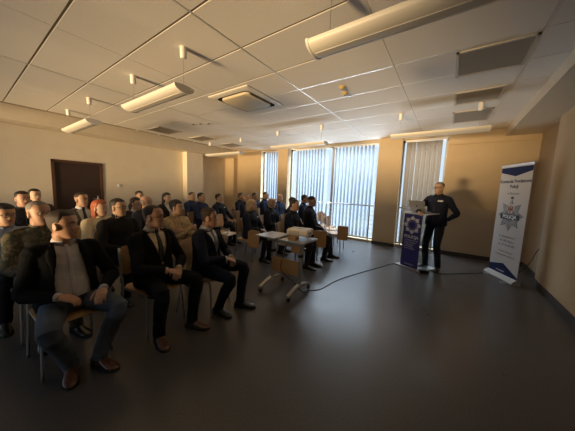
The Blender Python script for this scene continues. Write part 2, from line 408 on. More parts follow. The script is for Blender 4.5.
def add_tablet(r):
    b = MB(); b.tube([(.12, -.205, .425), (.13, -.255, .44), (.13, -.262, .60), (.16, -.264, .675), (.30, -.264, .675)], .010, 8, smooth=3); b.build('tablet_arm', m_chrome, r, True)
    b = MB(); q = [(.12+.26*u, v) for u, v in ((0, .36), (.04, .335), (.96, .335), (1, .36), (1, .66), (.96, .685), (.04, .685), (0, .66))]
    b.add([V((x, -.276, z)) for x, z in q]+[V((x, -.288, z)) for x, z in q], [list(range(8)), list(range(8, 16))[::-1]]+[(i, (i+1) % 8, 8+(i+1) % 8, 8+i) for i in range(8)]); b.build('writing_tablet', m_wood, r)
CH = [make_chair(), False]
def chair(x, y, yaw, label):
    c = CH[0] if not CH[1] else copy_tree(CH[0])
    CH[1] = True
    c.location = (x, y, 0); c.rotation_euler = (0, 0, yaw)
    c['label'] = label; c['category'] = 'chair'; c['group'] = 'plywood stacking chairs of the audience'
    return c

# ------------------------------------------------------------------ people
HT = [(-.118, .058, .018, .020), (-.110, .078, -.002, .034), (-.098, .086, -.022, .045), (-.080, .087, -.045, .054), (-.060, .086, -.064, .060), (-.040, .087, -.078, .065),
      (-.018, .088, -.090, .069), (.005, .086, -.098, .072), (.028, .089, -.102, .075), (.052, .087, -.102, .076), (.074, .078, -.095, .071), (.094, .060, -.078, .059), (.108, .036, -.052, .041), (.116, .010, -.026, .020), (.118, -.004, -.012, .006)]
def ht(z):
    z = max(-.118, min(.118, z))
    for i in range(len(HT)-1):
        if HT[i+1][0] >= z:
            t = (z-HT[i][0])/(HT[i+1][0]-HT[i][0]); return [HT[i][k]*(1-t)+HT[i+1][k]*t for k in (1, 2, 3)]
    return HT[-1][1:]
G = lambda x, s: math.exp(-(x/s)**2)
def face_disp(y, z):
    d = 0
    if -.052 < z < .018:
        t = (.018-z)/.056 if z > -.038 else max(0, (z+.052)/.014)
        d += .024*min(1, t)**1.2*G(y, .0095+.006*(z < -.024))
    d -= .011*(G(abs(y)-.031, .015))*G(z-.001, .012)
    d += .005*G(z-.021, .008)*G(abs(y)-.025, .025)
    d += .006*G(z+.060, .005)*G(y, .018)+.006*G(z+.072, .006)*G(y, .016)
    d -= .003*G(z+.066, .003)*G(y, .024)
    d += .007*G(z+.102, .014)*G(y, .018)
    d += .004*G(abs(y)-.04, .014)*G(z+.03, .02)
    return d
def head_mesh(b, F, off=None, zs=None, na=60, wide=1.0, slim=1.0):
    if zs is None: zs = [-.118+.236*(.5-.5*math.cos(PI*i/52)) for i in range(53)]
    rings = []
    for z in zs:
        f, bk, w = ht(z); cx = (f+bk)/2; a = (f-bk)/2; w *= wide; r = []
        for k in range(na):
            t = 2*PI*k/na; c, s_ = math.cos(t), math.sin(t); e = 2/2.25
            x = cx+a*math.copysign(abs(c)**e, c); y = w*math.copysign(abs(s_)**e, s_)
            if c > 0: x += face_disp(y, z)*min(1, c*1.6)
            p = V((x, y, z))
            if off:
                o = off(t if t <= PI else t-2*PI, z)
                dr = V((x-cx, y, z*.9 if z > .02 else 0)); dr.normalize(); p += dr*o
            r.append(F @ p)
        rings.append(r)
    b.rings(rings)
def sstep(a, b_, x): t = max(0, min(1, (x-a)/(b_-a))); return t*t*(3-2*t)
def hair_off(style):
    th = {'short': .007, 'buzz': .0035, 'fringe': .010, 'recede': .006, 'full': .015, 'woman': .014}[style]
    def f(az, z):
        A = abs(math.degrees(az))
        top = {'short': .078, 'buzz': .080, 'fringe': .2, 'recede': .091, 'full': .07, 'woman': .07}[style]
        side = sstep(60, 88, A)
        line = top*(1-side)+(-.005)*side
        line = line*(1-sstep(95, 125, A))+(-.07)*sstep(95, 125, A)
        if style == 'fringe':
            m = sstep(70, 95, A)*sstep(line-.008, line+.01, z)*(1-sstep(.035, .06, z))
        else: m = .62*sstep(line-.006, line+.004, z)+.38*sstep(line, line+.045, z)
        return -.006+(th+.006)*m*(1-.45*side*(1-sstep(.03, .07, z)))+.002*m*noise.noise(V((az*9, z*60, 1)))
    return f

SKIN = {}
def skin(k, col):
    if k not in SKIN: SKIN[k] = mat('skin_'+k, col, .5, var=.07, vscale=25, bump=.05, bscale=120)
    return SKIN[k]
skin('fair', (.60, .38, .26)); skin('warm', (.50, .30, .19)); skin('ruddy', (.50, .28, .18))
m_lip = mat('lips', (.4, .15, .12), .5)
m_eye = mat('eye_white', (.36, .33, .30), .4); m_iris = mat('iris_dark', (.03, .025, .02), .2)
m_shoeb = mat('black_shoe_leather', (.012, .011, .011), .28, coat=.3); m_shoebr = mat('brown_shoe_leather', (.09, .032, .016), .33, coat=.3); m_sole = mat('shoe_sole', (.02, .018, .016), .7)

def finish(name, b, mats, root, vox, crease=0, iters=2, disp=0, seed=0, midx=None, cut=None, solid=0):
    """union the lofts of one garment or body into one continuous surface"""
    me = bpy.data.meshes.new(name); me.from_pydata([tuple(v) for v in b.v], [], b.f)
    bm = bmesh.new(); bm.from_mesh(me); bmesh.ops.recalc_face_normals(bm, faces=bm.faces); bm.to_mesh(me); bm.free()
    o = bpy.data.objects.new(name, me); C.objects.link(o)
    md = o.modifiers.new('r', 'REMESH'); md.mode = 'VOXEL'; md.voxel_size = vox; md.use_smooth_shade = True
    if iters:
        s = o.modifiers.new('s', 'SMOOTH'); s.iterations = iters; s.factor = .5
    dg = bpy.context.evaluated_depsgraph_get(); dg.update()
    nm = bpy.data.meshes.new_from_object(o.evaluated_get(dg)); nm.name = name
    o.modifiers.clear(); o.data = nm; bpy.data.meshes.remove(me)
    if disp:
        ns = [v.normal.copy() for v in nm.vertices]
        for v, n in zip(nm.vertices, ns):
            p = v.co
            k = noise.noise(V((p.x*13+seed, p.y*13, p.z*22)))+.5*noise.noise(V((p.x*30, p.y*30+seed, p.z*45)))
            v.co = p+n*k*disp
    nm.materials.clear()
    for m in mats: nm.materials.append(m)
    if midx:
        for p in nm.polygons: p.material_index = midx(p.center)
    if cut:
        bm = bmesh.new(); bm.from_mesh(nm)
        kill = [f for f in bm.faces if cut(f.calc_center_median(), f.normal)]
        bmesh.ops.delete(bm, geom=kill, context='FACES')
        for v in [v for v in bm.verts if not v.link_faces]: bm.verts.remove(v)
        for _ in range(2):
            for v in bm.verts:
                if v.is_boundary:
                    nb = [e.other_vert(v).co for e in v.link_edges if e.is_boundary]
                    if len(nb) == 2: v.co = (v.co*2+nb[0]+nb[1])/4
        bm.to_mesh(nm); bm.free()
    nm.shade_smooth()
    if solid:
        sm = o.modifiers.new('cloth', 'SOLIDIFY'); sm.thickness = solid; sm.offset = -1
    o.parent = root
    return o

def ik(a, c, l1, l2, hint):
    d = c-a; L = d.length; L2 = min(L, (l1+l2)*.995)
    u = d.normalized(); c2 = a+u*L2
    x = (l1*l1-l2*l2+L2*L2)/(2*L2); h = math.sqrt(max(0, l1*l1-x*x))
    w = hint-u*hint.dot(u); w.normalize()
    return a+u*x+w*h, c2

def hand(b, w, d, n, s, k=1.0, curl=1.0):
    """w wrist, d direction, n palm normal (palm side), s thumb side"""
    d = d.normalized(); n = (n-d*n.dot(d)).normalized(); s_ = d.cross(n); s_ = s_ if s_.dot(s) > 0 else -s_
    rings = []
    for t, hw, th in ((-.02, .024, .019), (.0, .026, .018), (.03, .036, .016), (.06, .041, .014), (.088, .041, .012), (.096, .036, .009)):
        rings.append([w+d*t*k+s_*hw*k*math.cos(a)+n*th*k*math.sin(a) for a in [2*PI*q/12 for q in range(12)]])
    b.rings(rings)
    for off, L, r in ((.030, .068, .0088), (.0105, .078, .009), (-.0095, .072, .0088), (-.029, .056, .0078)):
        p = w+d*.082*k+s_*off*k*1.05; pts = [p]; ang = 0
        for seg, da in ((.45, 18), (.32, 32), (.23, 22)):
            ang += math.radians(da)*curl
            p = p+(d*math.cos(ang)+n*math.sin(ang)+s_*off*.9*(1-.6*curl))*L*seg*1.15*k; pts.append(p)
        b.tube(pts, [r*k*1.05, r*k, r*k*.92, r*k*.7], 8)
    p0 = w+d*.018*k+s_*.026*k; p1 = p0+(d*.6+s_*.65+n*.25).normalized()*.045*k; p2 = p1+(d*.9+s_*.25+n*.35).normalized()*.034*k; p3 = p2+(d*.95+n*.35).normalized()*.022*k
    b.tube([p0, p1, p2, p3], [.014*k, .0115*k, .0105*k, .0075*k], 8)

TORSO = [(.455, .0, .120, .165), (.47, .0, .138, .183), (.52, .005, .145, .187), (.60, .005, .140, .178), (.70, .0, .133, .168), (.80, -.005, .128, .176), (.88, -.010, .127, .188), (.945, -.015, .117, .192), (.99, -.02, .100, .175), (1.02, -.022, .082, .135), (1.05, -.022, .068, .088), (1.075, -.018, .060, .066)]

def person(label, X, Y, yaw, H=1.30, look=0, pitch=0, lean=0, top='suit', topm=None, trm=None, shirtm=None, tiem=None, hair='short', hairm=None, sk='warm', glasses=False,
           arms='lap', feet=None, knees=.0, shoe=None, vox=.009, fat=0, female=False, stand=False, hlen=0, badge=False, stripe=None, headw=1.0, group=None, name='person', belt=False, shl=1.0, roll=0, legs=True, patches=None):
    root = empty(name, (X, Y, 0), yaw, label, 'person', group)
    dz = .45 if stand else 0
    k = (H-dz-.47-.248)/(1.33-.47-.27)       # torso length factor, head kept life-size
    ca, sa = math.cos(lean), math.sin(lean)
    def T(x, y, z):
        zz = (z-.47)*k if z > .47 else (z-.47)
        return V((x*ca+zz*sa, y, .47+dz-x*sa+zz*ca))
    TI = lambda p: (lambda x, z: V((x*ca-z*sa, p.y, (x*sa+z*ca)/k+.47)))(p.x, p.z-.47-dz)
    sw = .93 if female else 1.0
    fatf = lambda z: fat*G(z-.62, .14)
    def torso(b, da=0, sc_=1, z0=0, z1=2, n=28, e=2.3):
        rings = []
        zs = [z for z in TORSO if z0 <= z[0] <= z1]
        for z, xo, a, w in zs:
            a = a*sc_+da+fatf(z); w = w*sc_*sw+da+fatf(z)*.6
            if female: a += .03*G(z-.86, .06); w -= .015*G(z-.70, .07)
            r = []
            for q in range(n):
                t = 2*PI*q/n; c, s_ = math.cos(t), math.sin(t)
                chest = .012*G(z-.88, .08)*max(0, c)
                r.append(T(xo+fatf(z)*.6+(a+chest)*math.copysign(abs(c)**(2/e), c), w*math.copysign(abs(s_)**(2/e), s_), z))
            rings.append(r)
        b.rings(rings)
    # ---- joints
    hz = H-dz-.118
    zh = .47+((hz-.47)/k)                   # T() stretches, so undo for the head centre
    hc = T(.015, 0, zh)
    Fm = Matrix.Translation(hc) @ Matrix.Rotation(look, 4, 'Z') @ Matrix.Rotation(-pitch, 4, 'Y') @ Matrix.Rotation(roll, 4, 'X')
    FI = Fm.inverted()
    sho = {s: T(-.012, s*.172*sw*shl, .965) for s in (1, -1)}
    A = {'lap': ((.30, .075, .655), (-.15, .7, -.55), (.65, -.75, -.35), (0, -.3, -1)),
         'thigh': ((.31, .15, .645), (-.35, .75, -.4), (.85, -.5, -.25), (.1, 0, -1)),
         'low': ((.22, .11, .62), (-.5, .6, -.4), (.6, -.8, -.3), (0, -.3, -1)),
         'cross': ((.215, -.075, .83), (.1, .9, -.6), (.1, -1, .1), (-1, 0, -.2)),
         'side': ((.02, .24, .44), (-1, .2, 0), (.1, -.05, -1), (0, -1, 0)),
         'podium': ((.36, .16, .70), (-.2, .8, -.5), (.7, -.6, -.1), (0, -.2, -1)),
         'behind': ((-.17, .12, .57), (.0, 1, 0), (-.1, -1, -.1), (-1, 0, 0))}
    arm = arms if isinstance(arms, (tuple, list)) else (arms, arms)
    AJ = {}
    for s, nm in ((1, arm[0]), (-1, arm[1])):
        w, hint, hd, pn = nm if isinstance(nm, tuple) else A[nm]
        w = V((w[0], w[1]*s, w[2]+dz)); hint = V((hint[0], hint[1]*s, hint[2])); hd = V((hd[0], hd[1]*s, hd[2])); pn = V((pn[0], pn[1]*s, pn[2]))
        if s == -1: w.z += .022; w.x += .012
        el, w = ik(sho[s]+V((0, s*.02, -.02)), w, .285*(.6+.4*k), .25*(.6+.4*k), hint)
        AJ[s] = (el, w, hd, pn)
    LJ = {}
    fd = feet or (((.36, .12), (.36, -.12)) if not stand else ((.02, .13), (.0, -.13)))
    for s in (1, -1):
        hp = V((.01, s*.088, .525+dz*.93))
        f = fd[0] if s == 1 else fd[1]
        an = V((f[0], f[1], .10))
        l1, l2 = (.43, .425) if not stand else (.435, .43)
        kn, an2 = ik(hp, an, l1, l2, V((1, s*knees, .45 if not stand else .05)))
        LJ[s] = (hp, kn, V((an2.x, an2.y, .10)))
    # ---- body: one continuous surface
    b = MB()
    torso(b, 0, .80)
    nk = T(-.022, 0, 1.0); nt = Fm @ V((-.018, 0, -.065))
    r = .052 if female else .060
    b.tube([nk, (nk+nt)/2+V((.004, 0, 0)), nt], [r*1.25, r, r*.98], 18, flat=1.0)
    head_mesh(b, Fm, wide=headw)
    for s in (1, -1):
        M = (Fm @ Matrix.Translation((-.012, s*.074*headw, -.012)) @ Matrix.Rotation(s*.18, 4, 'Z') @ Matrix.Rotation(-.15, 4, 'Y'))
        rings = []
        for t, q in ((-.010, .55), (-.002, 1), (.007, 1.05), (.011, .9)):
            rings.append([M @ V((.017*q*math.cos(a)+.003, s*t, .031*q*math.sin(a)+.004*math.cos(a))) for a in [2*PI*i/14 for i in range(14)]])
        b.rings(rings)
        el, w, hd, pn = AJ[s]
        b.tube([sho[s], el, el.lerp(w, .5), w], [.045, .035, .032, .024], 12)
        hand(b, w, hd, pn, V((0, -s, .6)) if arm[0] != 'cross' else V((.2, 0, 1)), .93 if female else 1.0)
        if legs:
            hp, kn, an = LJ[s]
            b.tube([hp, kn, an, an-V((0, 0, .05))], [.055, .045, .035, .03], 12)
    def lipidx(c):
        q = FI @ c
        return 1 if (q.x > .07 and abs(q.z+.066) < .010-.012*abs(q.y)/.03 and abs(q.y) < .026) else 0
    body = finish('body', b, [SKIN[sk], m_lip], root, vox, iters=1, midx=lipidx)
    bv = BVHTree.FromPolygons([v.co.copy() for v in body.data.vertices], [list(p.vertices) for p in body.data.polygons])
    # eyes
    for s in (1, -1):
        e = MB(); c = V((.0715, s*.031, .001)); e.ball(Fm @ c, .0115, 10); e.cur = 1
        e.ball(Fm @ (c+V((.0068, -.001*s, 0))), .0058, 8); e.build('eye', [m_eye, m_iris], root, True)
    # hair and eyebrows
    hb = MB()
    if hair != 'none':
        head_mesh(hb, Fm, off=hair_off(hair), wide=headw, zs=[-.118+.236*(.5-.5*math.cos(PI*i/46)) for i in range(47)])
    if hlen:
        rings = []
        for i in range(22):
            z = .112-(hlen+.112)*i/21; r = []
            tp = math.sqrt(max(.02, 1-(max(0, z-.02)/.108)**2))
            for q in range(48):
                t = 2*PI*q/48-PI; ad = abs(math.degrees(t))
                R = .106+.008*sstep(-.05, -.2, z)
                front = sstep(64, 92, ad); inner = .05
                rr = (R*tp*(.86+.22*sstep(100, 180, ad))+.004*math.sin(t*14+z*30))*front+inner*tp*(1-front)
                if z < -.1: rr = rr*front+.02*(1-front)
                rr *= 1-.35*sstep(-hlen+.07, -hlen, z)
                r.append(Fm @ V((rr*math.cos(t)-.018, rr*math.sin(t)*.86, z)))
            rings.append(r)
        hb.rings(rings)
    for s in (1, -1):
        pts = [(.010, .020), (.022, .026), (.036, .027), (.048, .021)]
        pp = []
        for y, z in pts:
            o = Fm @ V((.2, s*y, z)); d = (Fm.to_3x3() @ V((-1, 0, 0))); h = bv.ray_cast(o, d)
            pp.append((h[0] if h[0] else Fm @ V((.085, s*y, z))))
        hb.tube(pp, [.0025, .0036, .0034, .002], 6)
    if hairm: hb.build('hair', hairm, root, True)
    # glasses
    if glasses:
        g = MB()
        for s in (1, -1):
            g.tube([Fm @ V((.097+.002*math.cos(a), s*.032+.024*math.cos(a), -.001+.018*math.sin(a))) for a in [2*PI*i/18 for i in range(19)]], .0019, 6)
            g.tube([Fm @ V((.096, s*.056, .005)), Fm @ V((.05, s*.080*headw, .004)), Fm @ V((-.02, s*.079*headw, -.002))], .0019, 6)
        g.tube([Fm @ V((.099, -.009, .003)), Fm @ V((.102, 0, .006)), Fm @ V((.099, .009, .003))], .0019, 6)
        g.build('glasses', mat('glasses_frame', (.02, .02, .022), .3), root, True)
    # ---- projection of thin details on cloth
    def patch(bvh, rows, off, m, name, ny=4, thick=.004):
        g = MB(); vs = []
        for z, y0, y1 in rows:
            for j in range(ny+1):
                y = y0+(y1-y0)*j/ny
                o = T(.6, y, z); d = (T(0, y, z)-o).normalized(); h = bvh.ray_cast(o, d)
                p = h[0] if h[0] else T(.12, y, z)
                vs.append(p-d*off)
        n = ny+1; g.add(vs, [(i*n+j, i*n+j+1, (i+1)*n+j+1, (i+1)*n+j) for i in range(len(rows)-1) for j in range(ny)])
        o = g.build(name, m, root, True, fix=False); sm = o.modifiers.new('t', 'SOLIDIFY'); sm.thickness = thick; sm.offset = 0
        return o
    bvof = lambda o: BVHTree.FromPolygons([v.co.copy() for v in o.data.vertices], [list(p.vertices) for p in o.data.polygons])
    def rows(z0, z1, fy0, fy1, n=10): return [(z0+(z1-z0)*i/n, fy0(z0+(z1-z0)*i/n), fy1(z0+(z1-z0)*i/n)) for i in range(n+1)]
    # ---- trousers
    if legs:
        b = MB(); torso(b, .004, .97, .45, .61)
        for s in (1, -1):
            hp, kn, an = LJ[s]; fr = .92 if female else 1
            b.tube([hp+V((-.06 if not stand else 0, 0, -.005 if not stand else .05)), hp, hp.lerp(kn, .5), kn, kn.lerp(an, .4), kn.lerp(an, .75), an+V((0, 0, -.035))], [.078*fr, .088*fr, .083*fr, .066*fr, .064*fr, .056*fr, .056*fr], 18, smooth=3)
        tr = finish('trousers', b, [trm], root, vox*1.1, iters=3, disp=.0045, seed=X*3)
        for s in (1, -1):
            hp, kn, an = LJ[s]
            dr = V((1, s*.18, 0)).normalized() if stand or not feet else V(((kn-hp).x, (kn-hp).y*.6+s*.05, 0)).normalized()
            sd = V((-dr.y, dr.x, 0)); g = MB(); base = V((an.x, an.y, 0)); rr = []
            for t, hw, h0 in ((-.075, .018, .05), (-.07, .03, .075), (-.03, .036, .10), (.03, .037, .10), (.07, .042, .072), (.12, .048, .052), (.165, .043, .042), (.192, .026, .032), (.2, .010, .024)):
                rr.append([base+dr*t+sd*hw*math.cos(a)+V((0, 0, .014+(h0-.014)*(.5+.5*math.sin(a)) if math.sin(a) > -.5 else .014)) for a in [2*PI*i/18 for i in range(18)]])
            g.rings(rr); sm = shoe or m_shoeb
            g.cur = 1; rs = [[base+dr*t+sd*hw*1.08*c+V((0, 0, z)) for t, hw, c in ([(-.078, .02, 1), (-.06, .033, 1), (.0, .036, 1), (.07, .042, 1), (.12, .048, 1), (.17, .042, 1), (.204, .012, 1), (.204, .012, -1), (.17, .042, -1), (.12, .048, -1), (.07, .042, -1), (0, .036, -1), (-.06, .033, -1), (-.078, .02, -1)])] for z in (.001, .018)]
            g.rings(rs); g.build('shoe', [sm, m_sole], root, .8)
    # ---- shirt under an open jacket
    zbot = .455
    Vw = None
    if top == 'suit': zb = .70; Vw = lambda z: (.012+.088*max(0, (z-zb))/(1.03-zb)) if z > zb else 0
    if top == 'open': Vw = lambda z: .074+.034*sstep(1.0, .7, z)
    if Vw:
        b = MB(); torso(b, -.003, .955, .45, 1.03)
        b.rings([[T(-.020+.012*q+(r_)*math.cos(a), r_*math.sin(a), z) for a in [2*PI*i/24 for i in range(24)]] for z, r_, q in ((1.0, .085, 0), (1.04, .068, 0), (1.075, .063, 0), (1.09, .061, .3))])
        sh = finish('shirt', b, [shirtm], root, vox, iters=1, disp=.002)
        bs = bvof(sh)
    if Vw or top in ('uniform', 'shirt', 'field'):
        # folded collar
        cm = shirtm if Vw else topm
        g = MB(); rr = []; n = 36
        for (rad, z, fr) in ((.060, 1.035, .0), (.0625, 1.080, .008), (.066, 1.083, .009), (.077, 1.048, .0)):
            row = []
            for q in range(n+1):
                a = math.radians(14)+math.radians(332)*q/n
                fw = math.cos(a); row.append(T(-.020+fr+rad*fw, rad*math.sin(a)*.98, z-.022*max(0, fw)-(.018*G(min(q, n-q), 2.2) if rad > .07 else 0)))
            rr.append(row)
        g.rings(rr, cap=False, closed=False); o = g.build('collar', cm, root, .9, fix=False); sm = o.modifiers.new('t', 'SOLIDIFY'); sm.thickness = .003
    if Vw and tiem:
        patch(bs, rows(1.035, .72, lambda z: -(.014+.022*(1.035-z)/.3), lambda z: .014+.022*(1.035-z)/.3), .004, tiem, 'tie', thick=.006)
        patch(bs, [(1.062, -.019, .019), (1.05, -.018, .018), (1.03, -.012, .012)], .010, tiem, 'tie_knot', thick=.012)
    elif Vw and shirtm:
        patch(bs, rows(1.03, .6, lambda z: -.012, lambda z: .012), .0025, shirtm, 'placket', thick=.003)
    # ---- jacket
    b = MB(); ex = {'suit': .010, 'open': .012, 'uniform': .010, 'field': .010, 'shirt': .004, 'sweater': .006}[top]
    torso(b, ex, 1, zbot, 1.06)
    short = .16 if top == 'none' else 0
    if stand and top == 'suit': b.rings([[T(.0+.155*math.cos(a), .2*math.sin(a), z) for a in [2*PI*i/24 for i in range(24)]] for z in (.36, .46)])
    for s in (1, -1):
        el, w, hd, pn = AJ[s]; st = T(-.012, s*.10*sw, .985)
        b.tube([st, sho[s], sho[s].lerp(el, .25), sho[s].lerp(el, .6), el, el.lerp(w, .3), el.lerp(w, .7), w-(w-el).normalized()*.012], [.055, .071+ex*.5, .070, .058, .052, .052, .043, .037], 18, smooth=3)
    if top in ('suit', 'open'):
        cut = lambda c, n: (lambda q: q.x > .0 and q.z > (.0 if top == 'open' else .68) and abs(q.y) < Vw(q.z) and q.z < 1.12)(TI(c))
    else: cut = None
    jn = {'suit': 'suit_jacket', 'open': 'blazer', 'uniform': 'uniform_jacket', 'field': 'field_blouse', 'shirt': 'shirt', 'sweater': 'sweater'}[top]
    jk = finish(jn, b, [topm], root, vox, iters=2, disp=.0038, seed=Y*5, cut=cut, solid=.004 if cut else 0)
    bj = bvof(jk)
    if top in ('suit', 'open'):
        z0 = .72 if top == 'suit' else .66
        lw = lambda z: .012+.034*G(z-.955, .075)+.012*sstep(.72, .95, z)
        for s in (1, -1):
            patch(bj, rows(1.045, z0, lambda z: s*(Vw(z)+.003), lambda z: s*(Vw(z)+lw(z)), 14), .005, topm, 'lapel', ny=3, thick=.005)
            el, w, hd, pn = AJ[s]; g = MB(); d = (w-el).normalized(); g.tube([w-d*.03, w+d*.008], [.033, .034], 16); g.build('shirt_cuff', shirtm, root, True)
        patch(bj, [(.93, .085, .125), (.918, .085, .125)], .003, shirtm, 'pocket_square', thick=.003) if tiem and False else None
        if top == 'suit':
            g = MB(); h = bj.ray_cast(T(.6, .0, .69), (T(0, 0, .69)-T(.6, 0, .69)).normalized())
            if h[0]: g.ball(h[0], .011, 8); g.build('button', m_dark, root, True)
    if top in ('uniform', 'field'):
        patch(bj, rows(1.03, .50, lambda z: -.007, lambda z: .007, 16), .002, mat('zip_dark', (.01, .01, .012), .5) if top == 'uniform' else topm, 'front_zip' if top == 'uniform' else 'button_placket', ny=2, thick=.004)
        for s in (1, -1):
            patch(bj, [(.93, s*.055, s*.135), (.915, s*.055, s*.135), (.89, s*.055, s*.135), (.83, s*.057, s*.13)][:4 if top == 'field' else 3], .003, topm, 'chest_pocket', thick=.005)
            # epaulette
            g = MB(); a = T(-.02, s*.075, 1.045); c = T(-.012, s*.175, 1.025)
            dd = (c-a).normalized(); up = dd.cross(V((1, 0, 0))); up = up if up.z > 0 else -up
            g.box((a+c)/2+up*.012, (.045, (c-a).length, .008), M=Matrix((V((1, 0, 0)), dd, up)).transposed(), bev=.003)
            g.build('epaulette', mat('epaulette_dark', (.01, .012, .02), .6) if top == 'uniform' else topm, root)
        if badge:
            patch(bj, [(.955, .045, .135), (.925, .045, .135)], .006, mat('name_strip_white', (.75, .76, .78), .6), 'name_strip', ny=4, thick=.003)
    if top == 'sweater':
        g = MB(); g.tube([T(-.022, 0, 1.03), T(-.018, 0, 1.06), T(-.006, 0, 1.11)], [.078, .070, .066], 20); g.build('roll_collar', topm, root, True)
    if belt: 
        g = MB()
        g.rings([[T(.0+(.148+fatf(.5))*math.cos(a), (.192)*math.sin(a), z) for a in [2*PI*i/36 for i in range(36)]] for z in (.475, .515)]); g.build('belt', mat('belt_black', (.01, .01, .01), .4), root, .6)
    return root

# cloth materials
black = mat('black_suit_wool', (.010, .0095, .010), .8, spec=.15, bump=.06, bscale=200)
black2 = mat('black_blazer', (.006, .006, .007), .85, spec=.15, bump=.06, bscale=200)
navys = mat('navy_suit_wool', (.012, .014, .028), .75, spec=.15, bump=.06, bscale=200)
trz = mat('dark_trousers', (.011, .011, .014), .8, spec=.15)
jean = mat('blue_jeans', (.075, .095, .13), .85, var=.35, vscale=5, bump=.1, bscale=250)
shg = mat('shirt_light_grey', (.58, .55, .55), .7, var=.05, vscale=30)
shw = mat('shirt_white', (.72, .70, .66), .65); shc = mat('shirt_cream', (.7, .58, .4), .65)
tied = mat('tie_dark', (.015, .015, .02), .5); tieg = mat('tie_grey_blue', (.13, .14, .18), .5, var=.5, vscale=60)
police = mat('police_jacket_navy', (.010, .014, .030), .75, spec=.3, bump=.06, bscale=160); policet = mat('police_trousers', (.009, .011, .02), .7)
police_lit = mat('police_shirt_window_lit', (.018, .03, .08), .75, spec=.3)  # brighter navy: window light on these officers' shirts painted into the cloth colour
camo_b = camo_mat('beige_camouflage', [(.42, .29, .14), (.5, .36, .18), (.33, .24, .12)], 14)
camo_g = camo_mat('green_camouflage', [(.10, .085, .05), (.055, .06, .035), (.15, .12, .07)], 14)
olive = mat('olive_dress_uniform', (.09, .075, .045), .75)
cream = mat('cream_jacket', (.75, .62, .38), .7); bluesh = mat('light_blue_shirt', (.25, .31, .42), .7)
dj = mat('dark_jacket_cloth', (.012, .012, .015), .8); djb = mat('dark_blue_jacket', (.03, .035, .055), .8)
turt = mat('black_knit', (.006, .006, .006), .95)
hb = mat('brown_hair', (.034, .019, .011), .6, bump=.5, bscale=180); hd = mat('dark_hair', (.018, .013, .011), .55, bump=.5, bscale=180)
hg = mat('grey_hair', (.22, .19, .16), .65, bump=.5, bscale=180); hr = mat('copper_red_hair', (.42, .10, .035), .5, bump=.5, bscale=150)
hbl = mat('blond_hair', (.58, .40, .20), .5, bump=.5, bscale=150)

D = math.radians
GO = 'police officers in dark navy uniform in the audience'
# front row
person('man in black blazer, grey shirt and blue jeans, nearest the camera in the front row', -2.60, .50, D(2), H=1.283, look=D(47), lean=D(0), top='open', topm=black2, trm=jean, shirtm=shg,
       hair='short', hairm=hb, sk='ruddy', arms=('thigh', 'low'), feet=((.33, .09), (.26, -.07)), knees=.42, shoe=m_shoebr, vox=.0055, fat=.03, headw=1.04)
person('man with glasses, black suit and dark tie, second in the front row', -2.55, 1.18, D(10), H=1.305, look=D(30), lean=D(1), top='suit', topm=black, trm=trz, shirtm=shc, tiem=tied,
       hair='recede', hairm=hb, sk='ruddy', glasses=True, arms='lap', feet=((.42, .13), (.34, -.20)), knees=.3, shoe=m_shoebr, vox=.0055, fat=.012)
person('man in navy suit with grey tie, front row, nearest the projector table', -2.42, 1.75, D(22), H=1.265, look=D(30), lean=D(2), top='suit', topm=navys, trm=navys, shirtm=shw, tiem=tieg,
       hair='short', hairm=hb, sk='ruddy', arms='lap', feet=((.42, .10), (.24, -.12)), knees=.25, vox=.0055, fat=.008)
person('police officer with dark hair seated in the front row right behind the projector', -2.56, 3.85, D(12), H=1.34, look=D(12), lean=D(3), top='uniform', topm=police, trm=policet, hair='short', hairm=hd, sk='warm', arms='lap', feet=((.45, .12), (.40, -.10)), vox=.008, group=GO)
person('tall bald police officer at the window end of the front row, hands on lap', -2.50, 4.50, D(24), H=1.40, look=D(18), lean=D(1), top='uniform', topm=police, trm=policet, hair='buzz', hairm=hd, sk='warm', arms='lap', feet=((.50, .16), (.36, -.12)), vox=.008, group=GO, badge=True)
# second row
person('older man in green camouflage uniform behind the man in jeans', -3.33, .47, D(5), H=1.315, look=D(18), top='field', topm=camo_g, trm=camo_g, hair='buzz', hairm=hg, sk='ruddy', arms='lap', vox=.008, legs=True, fat=.02)
person('man with glasses, black turtleneck and black jacket behind the two men in suits', -3.66, 1.26, D(5), H=1.315, look=D(25), top='sweater', topm=turt, trm=trz, hair='short', hairm=hd, sk='warm', glasses=True, arms='lap', vox=.008, fat=.015)
person('young dark-haired soldier in sand camouflage uniform with folded arms', -3.57, 2.02, D(12), H=1.285, look=D(25), top='field', topm=camo_b, trm=camo_b, hair='full', hairm=hd, sk='warm', arms='cross', vox=.008, shoe=m_sole)
person('blond policewoman in navy jacket behind the projector table', -3.45, 3.60, D(12), H=1.28, look=D(18), lean=D(2), top='uniform', topm=police, trm=policet, hair='woman', hairm=hbl, hlen=.17, female=True, sk='fair', arms='lap', feet=((.42, .10), (.36, -.08)), vox=.008, group=GO, badge=True)
person('bald police officer between the blond policewoman and the front row officer', -3.54, 4.36, D(14), H=1.305, look=D(14), lean=D(3), top='uniform', topm=police, trm=policet, hair='none', hairm=hg, sk='fair', arms='lap', vox=.009, group=GO)
person('police officer whose head shows just behind the front row officer by the projector', -3.32, 5.0, D(14), H=1.33, look=D(14), top='uniform', topm=police, trm=policet, hair='short', hairm=hd, sk='warm', vox=.010, group=GO)
person('police officer behind the tall bald officer, against the window blinds', -3.32, 5.60, D(16), H=1.395, look=D(14), top='uniform', topm=police_lit, trm=policet, hair='short', hairm=hd, sk='warm', vox=.010, group=GO)
